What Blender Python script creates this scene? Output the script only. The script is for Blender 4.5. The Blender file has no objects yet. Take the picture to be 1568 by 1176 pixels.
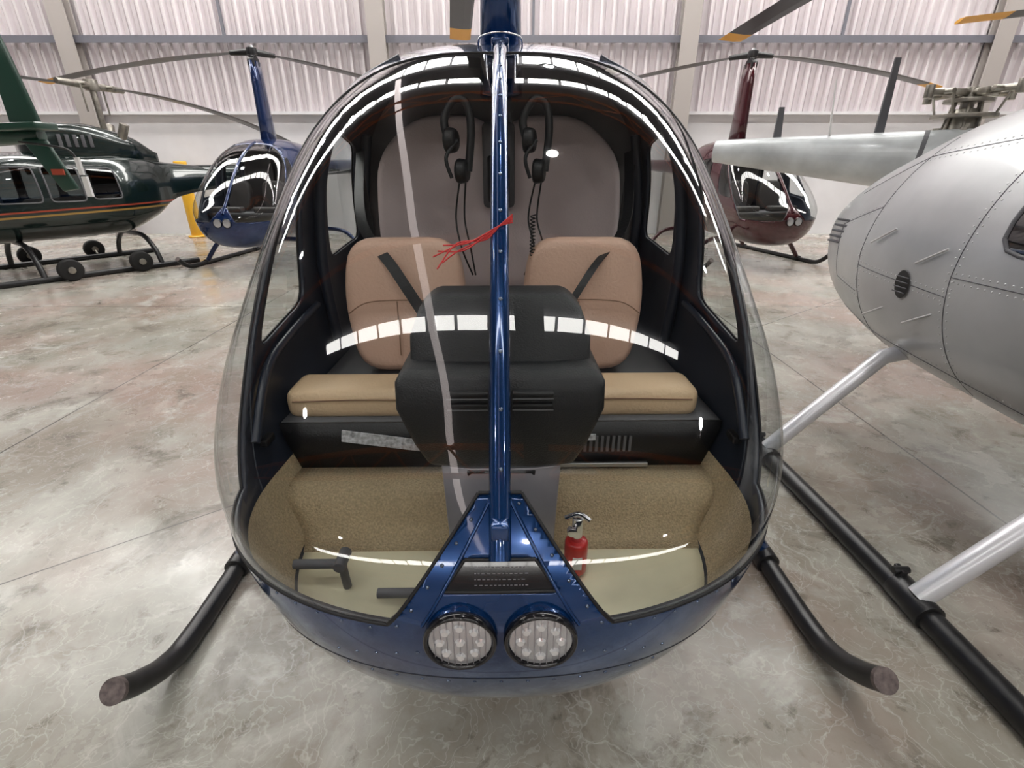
import bpy, bmesh, math, random
from mathutils import Vector, Matrix
from mathutils.bvhtree import BVHTree
random.seed(4)
S=bpy.context.scene
S.view_settings.view_transform='Standard'
COL=S.collection

# ------------------------------------------------------------ materials
def mat(name,col=(.5,.5,.5),rough=.5,metal=0.,coat=0.,emis=None,es=0.,noise=0.,nscale=8.,bump=0.,bscale=60.):
    m=bpy.data.materials.new(name); m.use_nodes=True
    nt=m.node_tree; b=nt.nodes['Principled BSDF']
    b.inputs['Base Color'].default_value=(*col,1); b.inputs['Roughness'].default_value=rough
    b.inputs['Metallic'].default_value=metal; b.inputs['Coat Weight'].default_value=coat
    b.inputs['Coat Roughness'].default_value=.04
    if emis: b.inputs['Emission Color'].default_value=(*emis,1); b.inputs['Emission Strength'].default_value=es
    tc=nt.nodes.new('ShaderNodeTexCoord')
    if noise>0:
        n=nt.nodes.new('ShaderNodeTexNoise'); n.inputs['Scale'].default_value=nscale; n.inputs['Detail'].default_value=6
        nt.links.new(tc.outputs['Object'],n.inputs['Vector'])
        r=nt.nodes.new('ShaderNodeValToRGB')
        r.color_ramp.elements[0].position=.3; r.color_ramp.elements[1].position=.7
        r.color_ramp.elements[0].color=tuple(c*(1-noise) for c in col)+(1,)
        r.color_ramp.elements[1].color=tuple(min(1,c*(1+noise)) for c in col)+(1,)
        nt.links.new(n.outputs['Fac'],r.inputs['Fac']); nt.links.new(r.outputs['Color'],b.inputs['Base Color'])
    if bump>0:
        n2=nt.nodes.new('ShaderNodeTexNoise'); n2.inputs['Scale'].default_value=bscale; n2.inputs['Detail'].default_value=4
        nt.links.new(tc.outputs['Object'],n2.inputs['Vector'])
        bp=nt.nodes.new('ShaderNodeBump'); bp.inputs['Strength'].default_value=bump; bp.inputs['Distance'].default_value=.01
        nt.links.new(n2.outputs['Fac'],bp.inputs['Height']); nt.links.new(bp.outputs['Normal'],b.inputs['Normal'])
    return m
def glassmat(name,tint=(.93,.95,.94),f0=.06,edge=.6,rough=0.0):
    m=bpy.data.materials.new(name); m.use_nodes=True; nt=m.node_tree; nt.nodes.clear()
    o=nt.nodes.new('ShaderNodeOutputMaterial'); mx=nt.nodes.new('ShaderNodeMixShader')
    t=nt.nodes.new('ShaderNodeBsdfTransparent'); g=nt.nodes.new('ShaderNodeBsdfGlossy'); f=nt.nodes.new('ShaderNodeLayerWeight')
    t.inputs['Color'].default_value=(*tint,1); g.inputs['Roughness'].default_value=rough; f.inputs['Blend'].default_value=.5
    p=nt.nodes.new('ShaderNodeMath'); p.operation='POWER'; p.inputs[1].default_value=3.4
    mu=nt.nodes.new('ShaderNodeMath'); mu.operation='MULTIPLY_ADD'; mu.inputs[1].default_value=edge; mu.inputs[2].default_value=f0; mu.use_clamp=True
    nt.links.new(f.outputs['Facing'],p.inputs[0]); nt.links.new(p.outputs[0],mu.inputs[0]); nt.links.new(mu.outputs[0],mx.inputs[0])
    nt.links.new(t.outputs[0],mx.inputs[1]); nt.links.new(g.outputs[0],mx.inputs[2]); nt.links.new(mx.outputs[0],o.inputs[0])
    return m
M={}
M['blue']=mat('blue_paint',(.004,.045,.17),.18,.5,1.,noise=.3,nscale=3)
M['burg']=mat('burgundy_paint',(.05,.003,.008),.22,.2,.9)
M['dkgreen']=mat('dark_green_paint',(.006,.016,.014),.22,.2,.9)
M['green']=mat('green_paint',(.008,.05,.032),.3,.1,.6)
M['bluebg']=mat('dark_blue_paint',(.003,.022,.10),.22,.4,.9)
M['black']=mat('black_plastic',(.012,.012,.014),.38,bump=.15,bscale=200)
M['blackg']=mat('black_gloss',(.008,.008,.01),.15,coat=.4)
M['vinyl']=mat('console_vinyl',(.016,.017,.020),.40,bump=.3,bscale=300)
M['rubber']=mat('rubber_seal',(.01,.01,.012),.5)
M['skid']=mat('skid_black',(.014,.014,.015),.35,noise=.3,nscale=20)
M['inner']=mat('cabin_liner',(.16,.15,.155),.5,noise=.2,nscale=5)
M['frame']=mat('door_frame_dark',(.022,.028,.044),.3)
M['tan']=mat('tan_leather',(.74,.49,.37),.42,noise=.06,nscale=4,bump=.25,bscale=120)
M['tan2']=mat('tan_leather_cushion',(.82,.60,.38),.42,noise=.06,nscale=4,bump=.25,bscale=120)
M['seam']=mat('seam_brown',(.28,.16,.10),.6)
M['carpet']=mat('carpet',(.62,.49,.31),.95,noise=.22,nscale=170,bump=1.,bscale=220)
M['cfloor']=mat('cabin_floor_mat',(.84,.78,.56),.6,noise=.1,nscale=6)
M['mauve']=mat('mauve_upholstery',(.86,.73,.73),.62,noise=.06,nscale=3,bump=.2,bscale=150)
M['grey']=mat('grey_trim',(.13,.13,.14),.5)
M['dseat']=mat('dark_seat',(.05,.045,.045),.5)
M['alu']=mat('aluminium',(.6,.61,.63),.3,.9)
M['aluplate']=mat('aluminium_plate',(.42,.40,.44),.35,.5,noise=.2,nscale=6)
M['chrome']=mat('chrome',(.75,.75,.78),.12,1.)
M['red']=mat('red_paint',(.6,.02,.02),.3,coat=.5)
M['ribbon']=mat('red_ribbon',(.65,.05,.05),.6)
M['white']=mat('white_paint',(.75,.75,.74),.4)
M['paper']=mat('paper',(.55,.56,.59),.7,noise=.5,nscale=90)
M['lens']=mat('lamp_lens',(.60,.61,.64),.10,.5,.8)
M['led']=mat('led_cell',(.85,.86,.88),.06,.5,1.,emis=(1,1,1),es=.05)
M['yellow']=mat('yellow_tip',(.8,.38,.03),.45)
M['blade']=mat('blade_dark',(.035,.035,.04),.4)
M['bladeg']=mat('blade_grey',(.12,.11,.11),.4)
M['gprim']=mat('grey_primer',(.43,.44,.45),.33,.25,.25,noise=.16,nscale=2.2,bump=.05,bscale=5)
M['gboom']=mat('grey_boom_paint',(.52,.55,.56),.35,.1,.2,noise=.25,nscale=3)
M['seamd']=mat('panel_seam',(.10,.10,.11),.6)
M['rivet']=mat('rivet_metal',(.22,.27,.36),.25,.9)
M['rivetg']=mat('rivet_grey',(.62,.62,.63),.35,.5)
M['strut']=mat('silver_strut',(.80,.81,.84),.3,.3,.3)
M['tip']=mat('skid_wear_plate',(.15,.12,.115),.45,.3,noise=.4,nscale=60)
M['glass']=glassmat('windshield_glass',(.93,.95,.945),.06,.85)
M['dglass']=glassmat('tinted_glass',(.30,.33,.33),.08,.7)
M['brass']=mat('worn_metal',(.34,.32,.28),.35,.8,noise=.3,nscale=10)
M['gold']=mat('gold_chromate',(.35,.30,.12),.4,.6)
M['tyre']=mat('tyre',(.012,.012,.012),.8)
M['redstripe']=mat('red_stripe',(.35,.05,.02),.35,coat=.5)
M['ystripe']=mat('yellow_paint',(.85,.47,.03),.35,coat=.5)
M['gstripe']=mat('gold_stripe',(.35,.20,.04),.35,coat=.5)

# ------------------------------------------------------------ helpers
def empty(name,loc=(0,0,0),rz=0,sc=1):
    o=bpy.data.objects.new(name,None); o.location=loc; o.rotation_euler=(0,0,rz); o.scale=(sc,sc,sc); o.empty_display_size=.2; COL.objects.link(o); return o
def obj(name,bm,mats,parent=None,smooth=False,loc=None,rot=None,bevel=0,bseg=3):
    me=bpy.data.meshes.new(name)
    bm.normal_update(); bm.to_mesh(me); bm.free()
    for m in (mats if isinstance(mats,(list,tuple)) else [mats]): me.materials.append(m)
    if smooth: me.polygons.foreach_set('use_smooth',[True]*len(me.polygons))
    o=bpy.data.objects.new(name,me); COL.objects.link(o)
    if parent: o.parent=parent
    if loc: o.location=loc
    if rot: o.rotation_euler=rot
    if bevel:
        b=o.modifiers.new('bevel','BEVEL'); b.width=bevel; b.segments=bseg; b.limit_method='ANGLE'; b.angle_limit=.5
        me.polygons.foreach_set('use_smooth',[True]*len(me.polygons))
    return o
def add_box(bm,c,s,rot=None):
    r=bmesh.ops.create_cube(bm,size=1)
    mt=Matrix.Translation(c)@(rot.to_4x4() if rot else Matrix.Identity(4))@Matrix.Diagonal((*s,1))
    bmesh.ops.transform(bm,matrix=mt,verts=r['verts']); return r['verts']
def box(name,c,s,m,parent=None,bevel=0,rot=None,bseg=3):
    bm=bmesh.new(); add_box(bm,c,s,rot=(Matrix.Rotation(rot[0],3,'X')@Matrix.Rotation(rot[1],3,'Y')@Matrix.Rotation(rot[2],3,'Z')) if rot else None)
    return obj(name,bm,m,parent,bevel=bevel,bseg=bseg)
def add_cyl(bm,p0,p1,r0,r1=None,seg=24):
    r1=r0 if r1 is None else r1
    p0=Vector(p0);p1=Vector(p1); d=p1-p0
    r=bmesh.ops.create_cone(bm,cap_ends=True,segments=seg,radius1=r0,radius2=r1,depth=d.length)
    q=Vector((0,0,1)).rotation_difference(d.normalized())
    bmesh.ops.transform(bm,matrix=Matrix.Translation((p0+p1)/2)@q.to_matrix().to_4x4(),verts=r['verts'])
    return r['verts']
def cyl(name,p0,p1,r0,m,parent=None,r1=None,seg=24,bevel=0):
    bm=bmesh.new(); add_cyl(bm,p0,p1,r0,r1,seg); return obj(name,bm,m,parent,bevel=bevel or .0015)
def tube(name,pts,r,m,parent=None,res=8,smooth=True):
    cu=bpy.data.curves.new(name,'CURVE'); cu.dimensions='3D'; cu.bevel_depth=r; cu.bevel_resolution=res//2; cu.use_fill_caps=True
    pts2=catmull(pts,8) if smooth else [Vector(p) for p in pts]
    sp=cu.splines.new('POLY'); sp.points.add(len(pts2)-1)
    for i,p in enumerate(pts2): sp.points[i].co=(*p,1)
    sp.use_smooth=True
    cu.materials.append(m)
    o=bpy.data.objects.new(name,cu); COL.objects.link(o)
    if parent: o.parent=parent
    return o
def catmull(pts,n):
    P=[Vector(p) for p in pts]
    if len(P)<3: return P
    out=[]
    for i in range(len(P)-1):
        p0=P[max(i-1,0)];p1=P[i];p2=P[i+1];p3=P[min(i+2,len(P)-1)]
        for k in range(n):
            t=k/n
            out.append(.5*((2*p1)+(p2-p0)*t+(2*p0-5*p1+4*p2-p3)*t*t+(3*p1-p0-3*p2+p3)*t**3))
    out.append(P[-1]); return out
def segs(name,edges,r,m,parent=None):
    cu=bpy.data.curves.new(name,'CURVE'); cu.dimensions='3D'; cu.bevel_depth=r; cu.bevel_resolution=1
    for a,b in edges:
        sp=cu.splines.new('POLY'); sp.points.add(1); sp.points[0].co=(*a,1); sp.points[1].co=(*b,1)
    cu.materials.append(m); o=bpy.data.objects.new(name,cu); COL.objects.link(o)
    if parent: o.parent=parent
    return o
def interp(xs,ys,x):
    if x<=xs[0]: return ys[0]
    if x>=xs[-1]: return ys[-1]
    n=len(xs)
    for i in range(n-1):
        if xs[i]<=x<=xs[i+1]: break
    def sl(k):
        if k==0: return (ys[1]-ys[0])/(xs[1]-xs[0])
        if k==n-1: return (ys[-1]-ys[-2])/(xs[-1]-xs[-2])
        a=(ys[k]-ys[k-1])/(xs[k]-xs[k-1]); b=(ys[k+1]-ys[k])/(xs[k+1]-xs[k])
        return 0 if a*b<=0 else 2*a*b/(a+b)
    h=xs[i+1]-xs[i]; t=(x-xs[i])/h; m0=sl(i)*h; m1=sl(i+1)*h
    return (2*t**3-3*t*t+1)*ys[i]+(t**3-2*t*t+t)*m0+(-2*t**3+3*t*t)*ys[i+1]+(t**3-t*t)*m1
def round_poly(pts,r,n=3):
    out=[]; P=[Vector(p) for p in pts]; N=len(P)
    for i in range(N):
        a,b,c=P[i-1],P[i],P[(i+1)%N]
        d1=(a-b).normalized(); d2=(c-b).normalized()
        rr=min(r,(a-b).length*.45,(c-b).length*.45)
        s=b+d1*rr; e=b+d2*rr
        for k in range(n+1):
            t=k/n; out.append((1-t)**2*s+2*t*(1-t)*b+t*t*e)
    return out
def inside(poly,y,z):
    s=0
    for i in range(len(poly)):
        a=poly[i];b=poly[(i+1)%len(poly)]
        c=(b[0]-a[0])*(z-a[1])-(b[1]-a[1])*(y-a[0])
        if abs(c)<1e-9: continue
        if s==0: s=1 if c>0 else -1
        elif (c>0)!=(s>0): return False
    return True
def cutsub(bm,co,no,test):
    fs=[f for f in bm.faces if test(f.calc_center_median())]
    es=set();vs=set()
    for f in fs:
        es.update(f.edges); vs.update(f.verts)
    bmesh.ops.bisect_plane(bm,geom=list(vs)+list(es)+fs,plane_co=co,plane_no=no,dist=1e-5)
def cut_poly_yz(bm,poly,side_min=.25):
    ys=[p[0] for p in poly]; zs=[p[1] for p in poly]
    y0,y1,z0,z1=min(ys)-.06,max(ys)+.06,min(zs)-.06,max(zs)+.06
    t=lambda c: abs(c.x)>side_min and y0<c.y<y1 and z0<c.z<z1
    for i in range(len(poly)):
        a=poly[i];b=poly[(i+1)%len(poly)]
        d=(b-a)
        if d.length<1e-5: continue
        cutsub(bm,Vector((0,a[0],a[1])),Vector((0,-d[1],d[0])).normalized(),t)
def cut_poly_xz(bm,poly,ymax):
    xs=[p[0] for p in poly]; zs=[p[1] for p in poly]
    x0,x1,z0,z1=min(xs)-.05,max(xs)+.05,min(zs)-.05,max(zs)+.05
    t=lambda c: c.y<ymax and x0<c.x<x1 and z0<c.z<z1
    for i in range(len(poly)):
        a=poly[i];b=poly[(i+1)%len(poly)]; d=b-a
        if d.length<1e-5: continue
        cutsub(bm,Vector((a[0],0,a[1])),Vector((-d[1],0,d[0])).normalized(),t)
def hull(rings_y,W,ZT,ZB,ZC,nu=2.1,nl=2.3,seg=96):
    bm=bmesh.new(); rings=[]
    for y in rings_y:
        w,zt,zb,zc=W(y),ZT(y),ZB(y),ZC(y)
        zc=min(max(zc,zb+1e-4),zt-1e-4)
        NU=nu(y) if callable(nu) else nu
        ring=[]
        for k in range(seg):
            a=2*math.pi*k/seg; c,s=math.cos(a),math.sin(a)
            n=NU if s>=0 else nl
            x=w*math.copysign(abs(c)**(2/n),c); h=(zt-zc) if s>=0 else (zc-zb)
            z=zc+h*math.copysign(abs(s)**(2/n),s)
            ring.append(bm.verts.new((x,y,z)))
        rings.append(ring)
    for i in range(len(rings)-1):
        for k in range(seg):
            bm.faces.new((rings[i][k],rings[i][(k+1)%seg],rings[i+1][(k+1)%seg],rings[i+1][k]))
    for ri,rev in ((0,False),(-1,True)):
        r=rings[ri]; c=sum((v.co for v in r),Vector())/seg; cv=bm.verts.new(c)
        for k in range(seg):
            f=(r[k],cv,r[(k+1)%seg]) if not rev else (r[(k+1)%seg],cv,r[k])
            bm.faces.new(f)
    bmesh.ops.recalc_face_normals(bm,faces=bm.faces)
    return bm
def split(bm,cls,n):
    tag=[cls(f.calc_center_median(),f.normal) for f in bm.faces]
    bm.faces.index_update()
    bnd=[]
    for e in bm.edges:
        if len(e.link_faces)==2:
            a,b=[tag[f.index] for f in e.link_faces]
            if a!=b: bnd.append((e.verts[0].co.copy(),e.verts[1].co.copy(),a,b,e.link_faces[0].calc_center_median(),e.link_faces[1].calc_center_median()))
    outs=[]
    for k in range(n):
        c=bm.copy(); c.faces.ensure_lookup_table()
        bmesh.ops.delete(c,geom=[f for f,t in zip(c.faces[:],tag) if t!=k],context='FACES'); outs.append(c)
    return outs,bnd
def rivets(name,pts,r,m,parent,flat=.5):
    bm=bmesh.new()
    for p,n in pts:
        q=Vector((0,0,1)).rotation_difference(n)
        bmesh.ops.create_icosphere(bm,subdivisions=1,radius=r,matrix=Matrix.Translation(p)@q.to_matrix().to_4x4()@Matrix.Diagonal((1,1,flat,1)))
    return obj(name,bm,m,parent,smooth=True)

# ------------------------------------------------------------ light helicopter hull profile
tq=lambda t: math.sqrt(max(t,0))
TT=[0,.04,.12,.21,.34,.53,.76,1.02,1.3,1.6,2.0,2.4,2.75]
TZ=[.75,.85,.95,1.05,1.20,1.40,1.60,1.755,1.86,1.905,1.89,1.76,1.55]
BT=[0,.015,.06,.15,.3,.6,1.6,2.0,2.4,2.75]; BZ=[.75,.61,.495,.41,.37,.35,.38,.46,.75,1.15]
CT=[0,.3,.7,1.2,2.2,2.75]; CZ=[.75,.89,1.03,1.12,1.2,1.33]
def zt(y): return interp([tq(t) for t in TT],TZ,tq(y-.6))
def zb(y): return interp([tq(t) for t in BT],BZ,tq(y-.6))
def zc(y): return interp([tq(t) for t in CT],CZ,tq(y-.6))
def nu_(y): return interp([0,.2,.6,1.0,2.8],[2.1,2.2,2.65,3.05,3.05],y-.6)
NL=2.3
def ww(y):
    t=y-.6; L=.52
    if t<L: w=.658*(1-(1-t/L)**2.3)**(1/2.3) if t>0 else 0
    else: w=.658
    if t>1.6: w=interp([1.6,2.0,2.4,2.75],[.658,.62,.42,.12],t)
    return w
def hx(y,z):
    c=zc(y); n=NL if z<c else nu_(y); h=(c-zb(y)) if z<c else (zt(y)-c)
    f=max(0,1-min(1,abs(z-c)/h)**n)
    return ww(y)*f**(1/n)

def light_heli(name,paint,base,yaw,detail=True,blade_az=(190,10),blade_len=4.8,bladem='blade',mast_h=3.1,sdx=0):
    root=empty(name,base,yaw)
    N=120 if detail else 50; seg=160 if detail else 72
    ys=[.6+(1.658*(k/N))**2 for k in range(1,N+1)]
    ys=[.6002,.6008]+[y for y in ys if y>.6012]
    bm=hull(ys,ww,zt,zb,zc,nu_,NL,seg)
    P1c=Vector((0,.64,.767)); P1n=Vector((0,-.04,1)).normalized()
    Bc=Vector((0,1.01,.80)); Bn=Vector((0,1,-.73)).normalized()
    cutsub(bm,P1c,P1n,lambda c:c.y<1.15 and c.z<.95)
    cutsub(bm,Bc,Bn,lambda c:c.y<1.95 and c.z>.6)
    K=.82
    for sx in (1,-1):
        cutsub(bm,Vector((sx*.035,0,.965)),Vector((sx,0,K)).normalized(),lambda c:c.y<1.0 and c.x*sx>-.05 and c.z>.6 and abs(c.x)<.4)
    w1=round_poly([Vector((1.235,1.05)),Vector((1.59,1.10)),Vector((1.69,1.62)),Vector((1.645,1.62))],.06)
    w2=round_poly([Vector((1.89,1.18)),Vector((2.30,1.21)),Vector((2.26,1.58)),Vector((1.92,1.63))],.06)
    cut_poly_yz(bm,w1); cut_poly_yz(bm,w2)
    rec=[Vector((-.062,.872)),Vector((.062,.872)),Vector((.100,.828)),Vector((-.100,.828))]
    if detail: cut_poly_xz(bm,rec,.8)
    def cls(c,n):
        if inside(rec,c.x,c.z) and c.y<.8 and detail: return 2
        if abs(c.x)>.25 and (inside(w1,c.y,c.z) or inside(w2,c.y,c.z)): return 1
        if c.z<.965 and abs(c.x)<.035+(.965-c.z)*K and c.y<1.0: return 0
        if (c-P1c).dot(P1n)<0: return 0
        if (c-Bc).dot(Bn)<0: return 1
        return 0
    bvh=BVHTree.FromBMesh(bm)
    outs,bnd=split(bm,cls,3)
    body=obj('body_shell',outs[0],[paint,M['frame']],root,smooth=True)
    so=body.modifiers.new('solid','SOLIDIFY'); so.thickness=.014; so.offset=-1; so.material_offset=1; so.material_offset_rim=1
    obj('canopy_glass',outs[1],M['glass'],root,smooth=True)
    if detail: obj('placard_recess',outs[2],M['blackg'],root,smooth=True)
    else: outs[2].free()
    segs('window_seals',[(b[0],b[1]) for b in bnd],.0036,M['rubber'],root)
    if detail:
        pts=[]
        cand=bnd[:]
        cand.sort(key=lambda b:(b[0].x>0, round(b[0].y,3), b[0].z))
        for b in cand:
            if 2 in (b[2],b[3]): continue
            mid=(b[0]+b[1])/2
            if (mid-Bc).dot(Bn)>.02: continue
            pc=b[4] if b[2]==0 else b[5]
            e=(b[1]-b[0])
            if e.length<1e-6: continue
            e.normalize(); d=(pc-mid); d=(d-e*d.dot(e))
            if d.length<1e-7: continue
            p=mid+d.normalized()*.014
            if all((p-q).length>.043 for q,_ in pts):
                h=bvh.find_nearest(p); pts.append((h[0],h[1]))
        for x0 in [k*.05-.30 for k in range(13)]:
            h=bvh.ray_cast(Vector((x0,.3,.61)),Vector((0,1,0)))
            if h[0]: pts.append((h[0],h[1]))
        for k in range(5):
            for sx in (-1,1):
                h=bvh.ray_cast(Vector((sx*(.15+.04*k),.2,.70-.01*k)),Vector((0,1,0)))
                if h[0]: pts.append((h[0],h[1]))
        rivets('shell_rivets',pts,.0042,M['rivet'],root)
        sm=[]
        for k in range(41):
            h=bvh.ray_cast(Vector((-.46+.023*k,.2,.625)),Vector((0,1,0)))
            if h[0]: sm.append(h[0])
        segs('chin_skin_seam',list(zip(sm[:-1],sm[1:])),.0012,M['rubber'],root)
    prof=[]
    y=.655
    while y<1.84: prof.append(Vector((0,y,zt(y)))); y+=.025
    bm=bmesh.new(); prev=None; wd=.020; scr=[]
    for i,p in enumerate(prof):
        t=(prof[min(i+1,len(prof)-1)]-prof[max(i-1,0)]).normalized(); n=Vector((0,-t.z,t.y))
        sh=[(-wd,-.022),(-wd,.004),(-wd*.7,.015),(0,.019),(wd*.7,.015),(wd,.004),(wd,-.022)]
        ring=[bm.verts.new(p+Vector((a,0,0))+n*b) for a,b in sh]
        if prev:
            for k in range(len(sh)): bm.faces.new((prev[k],prev[(k+1)%len(sh)],ring[(k+1)%len(sh)],ring[k]))
        prev=ring
        if i%3==1: scr.append((p+n*.0185+Vector((0.002,0,0)),n))
    bmesh.ops.recalc_face_normals(bm,faces=bm.faces)
    obj('windshield_centre_post',bm,paint,root,smooth=True)
    if detail: rivets('post_screws',scr,.005,M['rivet'],root)
    for i,sx in enumerate((-1,1)):
        cx=sx*.0695; cz=.752; yf=.587
        bm=bmesh.new()
        add_cyl(bm,(cx,yf+.004,cz),(cx,.68,cz),.0615,seg=48)
        obj(f'light_housing_{i+1}',bm,paint,root,smooth=False,bevel=.002)
        bm=bmesh.new()
        mm=Matrix.Translation((cx,yf+.004,cz))@Matrix.Rotation(math.pi/2,4,'X')
        R,rr=.060,.0045
        ring=[]
        for a in range(48):
            A=a*2*math.pi/48; ring.append([bm.verts.new(mm@Vector(((R+rr*math.cos(B))*math.cos(A),(R+rr*math.cos(B))*math.sin(A),rr*2.2*math.sin(B)))) for B in [k*math.pi/4 for k in range(8)]])
        for a in range(48):
            for k in range(8): bm.faces.new((ring[a][k],ring[a][(k+1)%8],ring[(a+1)%48][(k+1)%8],ring[(a+1)%48][k]))
        bmesh.ops.recalc_face_normals(bm,faces=bm.faces)
        obj(f'light_bezel_{i+1}',bm,M['blackg'],root,smooth=True)
        bm=bmesh.new(); add_cyl(bm,(cx,yf+.001,cz),(cx,yf+.01,cz),.055,seg=48)
        obj(f'landing_light_{i+1}',bm,M['lens'],root,bevel=.002)
        if detail:
            bm=bmesh.new()
            for (a,b) in [(0,0)]+[(.035*math.cos(k*math.pi/4),.035*math.sin(k*math.pi/4)) for k in range(8)]:
                add_cyl(bm,(cx+a,yf-.003,cz+b),(cx+a,yf+.002,cz+b),.006,.010,seg=16)
            obj(f'led_cells_{i+1}',bm,M['led'],root,smooth=False)
            segs(f'lens_ribs_{i+1}',[((cx+.011*k,yf,cz-math.sqrt(.055**2-(.011*k)**2)),(cx+.011*k,yf,cz+math.sqrt(.055**2-(.011*k)**2))) for k in range(-4,5)],.0008,M['aluplate'],root)
    for i,sx in enumerate((-1,1)):
        X=1.065
        tube(f'skid_tube_{i+1}',[(sx*X,.90,.185),(sx*X,.965,.125),(sx*X,1.06,.065),(sx*X,1.19,.036),(sx*X,1.6,.033),(sx*X,3.9,.033)],.034,M['skid'],root,12)
        bm=bmesh.new(); add_cyl(bm,(sx*X,.892,.192),(sx*X,.902,.183),.035,seg=32)
        obj(f'skid_cap_{i+1}',bm,M['tip'],root)
        for j,yy in enumerate((1.56,3.0)):
            tube(f'skid_strut_{i+1}_{j+1}',[(0,yy,.41),(sx*.5,yy,.42),(sx*.78,yy,.36),(sx*.98,yy,.16),(sx*X,yy,.05)],.036,paint,root,10)
            cyl(f'strut_shoe_{i+1}_{j+1}',(sx*X,yy-.07,.036),(sx*X,yy+.07,.036),.045,M['skid'],root)
    bm=bmesh.new(); rings=[]
    for z,sc in ((1.75,1.0),(2.2,.86),(2.7,.76),(mast_h-.12,.66)):
        ring=[]
        for k in range(28):
            a=2*math.pi*k/28; x=.082*sc*math.cos(a); yv=(.12 if math.sin(a)<0 else .30)*sc*math.sin(a)
            ring.append(bm.verts.new((x,2.2+yv,z)))
        rings.append(ring)
    for i in range(3):
        for k in range(28): bm.faces.new((rings[i][k],rings[i][(k+1)%28],rings[i+1][(k+1)%28],rings[i+1][k]))
    bm.faces.new(rings[-1]); bm.faces.new(rings[0]); bmesh.ops.recalc_face_normals(bm,faces=bm.faces)
    obj('mast_fairing',bm,paint,root,smooth=True)
    hub=Vector((0,2.22,mast_h))
    cyl('rotor_mast',hub-Vector((0,0,.25)),hub+Vector((0,0,.08)),.035,M['alu'],root)
    bm=bmesh.new(); add_cyl(bm,hub+Vector((0,0,-.04)),hub+Vector((0,0,.05)),.075)
    add_cyl(bm,hub+Vector((-.05,0,-.14)),hub+Vector((.05,0,-.14)),.09)
    for a in blade_az:
        A=math.radians(a); d=Vector((math.cos(A),math.sin(A),0)); add_cyl(bm,hub,hub+d*.38,.05,.035)
    obj('rotor_hub',bm,M['black'],root,bevel=.004)
    for i,a in enumerate(blade_az): rotor_blade(f'rotor_blade_{i+1}',hub,a,blade_len,.25,.28,root,bladem)
    cyl('tail_boom',(0,3.0,1.45),(0,7.6,1.6),.15,paint,root,r1=.075,seg=32)
    cowl=hull([2.4+.06*k for k in range(16)],lambda y:.34*math.sin(min(1,max(.05,(3.35-y)/.9))*math.pi/2),lambda y:1.80-.22*((y-2)/1.3)**2,lambda y:.9+.35*((y-2)/1.3),lambda y:1.4,2.2,2.2,40)
    obj('engine_cowl',cowl,paint,root,smooth=True)
    bm=bmesh.new()
    vs=[(0,7.2,1.62),(0,7.75,1.62),(0,8.05,2.2),(0,7.85,2.2)]
    for side in (-.02,.02): bm.faces.new([bm.verts.new((side,v[1],v[2])) for v in vs])
    bm2=[v for v in bm.verts]
    for k in range(4): bm.faces.new((bm2[k],bm2[(k+1)%4],bm2[4+(k+1)%4],bm2[4+k]))
    bmesh.ops.recalc_face_normals(bm,faces=bm.faces); obj('tail_fin',bm,paint,root,bevel=.006)
    bm=bmesh.new(); add_box(bm,(.22,7.3,1.62),(.42,.22,.025)); add_cyl(bm,(0,7.6,1.6),(-.16,7.6,1.6),.02)
    add_box(bm,(-.17,7.6,1.6),(.02,.12,1.3)); obj('tail_rotor',bm,paint,root,bevel=.004)
    tm,tm2,um=(M['tan'],M['tan2'],M['mauve']) if detail else (M['dseat'],M['dseat'],M['dseat'])
    for i,sx in enumerate((-1,1)):
        box(f'seat_cushion_{i+1}',(sx*.345+sdx,1.32,.88),(.49,.15,.09),tm2,root,.03,bseg=4)
        bm=bmesh.new()
        sh=round_poly([Vector((-.165,-.22)),Vector((.165,-.22)),Vector((.205,.02)),Vector((.175,.22)),Vector((-.175,.22)),Vector((-.205,.02))],.09,5)
        fr=[bm.verts.new((p[0],-.055,p[1])) for p in sh]; bk=[bm.verts.new((p[0],.055,p[1])) for p in sh]
        bm.faces.new(fr); bm.faces.new(bk[::-1])
        for k in range(len(sh)): bm.faces.new((fr[k],fr[(k+1)%len(sh)],bk[(k+1)%len(sh)],bk[k]))
        bmesh.ops.recalc_face_normals(bm,faces=bm.faces)
        obj(f'seat_back_{i+1}',bm,tm,root,bevel=.035,bseg=6,loc=(sx*.295+sdx,1.63,1.07),rot=(-.14,0,0))
        bm=bmesh.new()
        outer=round_poly([Vector((.012,.84)),Vector((.50,.84)),Vector((.53,1.25)),Vector((.51,1.54)),Vector((.34,1.69)),Vector((.012,1.69))],.14,5)
        fr=[bm.verts.new((sx*p[0]+sdx*.5,2.22+.04*(p[1]-1.2),p[1])) for p in outer]
        bk=[bm.verts.new((sx*p[0]+sdx*.5,2.32,p[1])) for p in outer]
        bm.faces.new(fr); bm.faces.new(bk[::-1])
        for k in range(len(outer)): bm.faces.new((fr[k],fr[(k+1)%len(outer)],bk[(k+1)%len(outer)],bk[k]))
        bmesh.ops.recalc_face_normals(bm,faces=bm.faces)
        obj(f'rear_upholstery_{i+1}',bm,um,root,bevel=.03,bseg=5)
        P=lambda y,z,ins=.03:(sx*(hx(y,z)-ins),y,z)
        tube(f'door_post_{i+1}',[P(1.75,.90),P(1.75,1.2),P(1.79,1.5),P(1.80,1.70),P(1.80,1.80)],.020,M['frame'],root)
        tube(f'aft_post_{i+1}',[P(2.34,.90),P(2.34,1.3),P(2.31,1.62)],.022,M['frame'],root)
        tube(f'door_sill_{i+1}',[P(1.08,.86),P(1.22,1.0),P(1.4,1.045),P(1.64,1.07)],.012,M['frame'],root)
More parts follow.
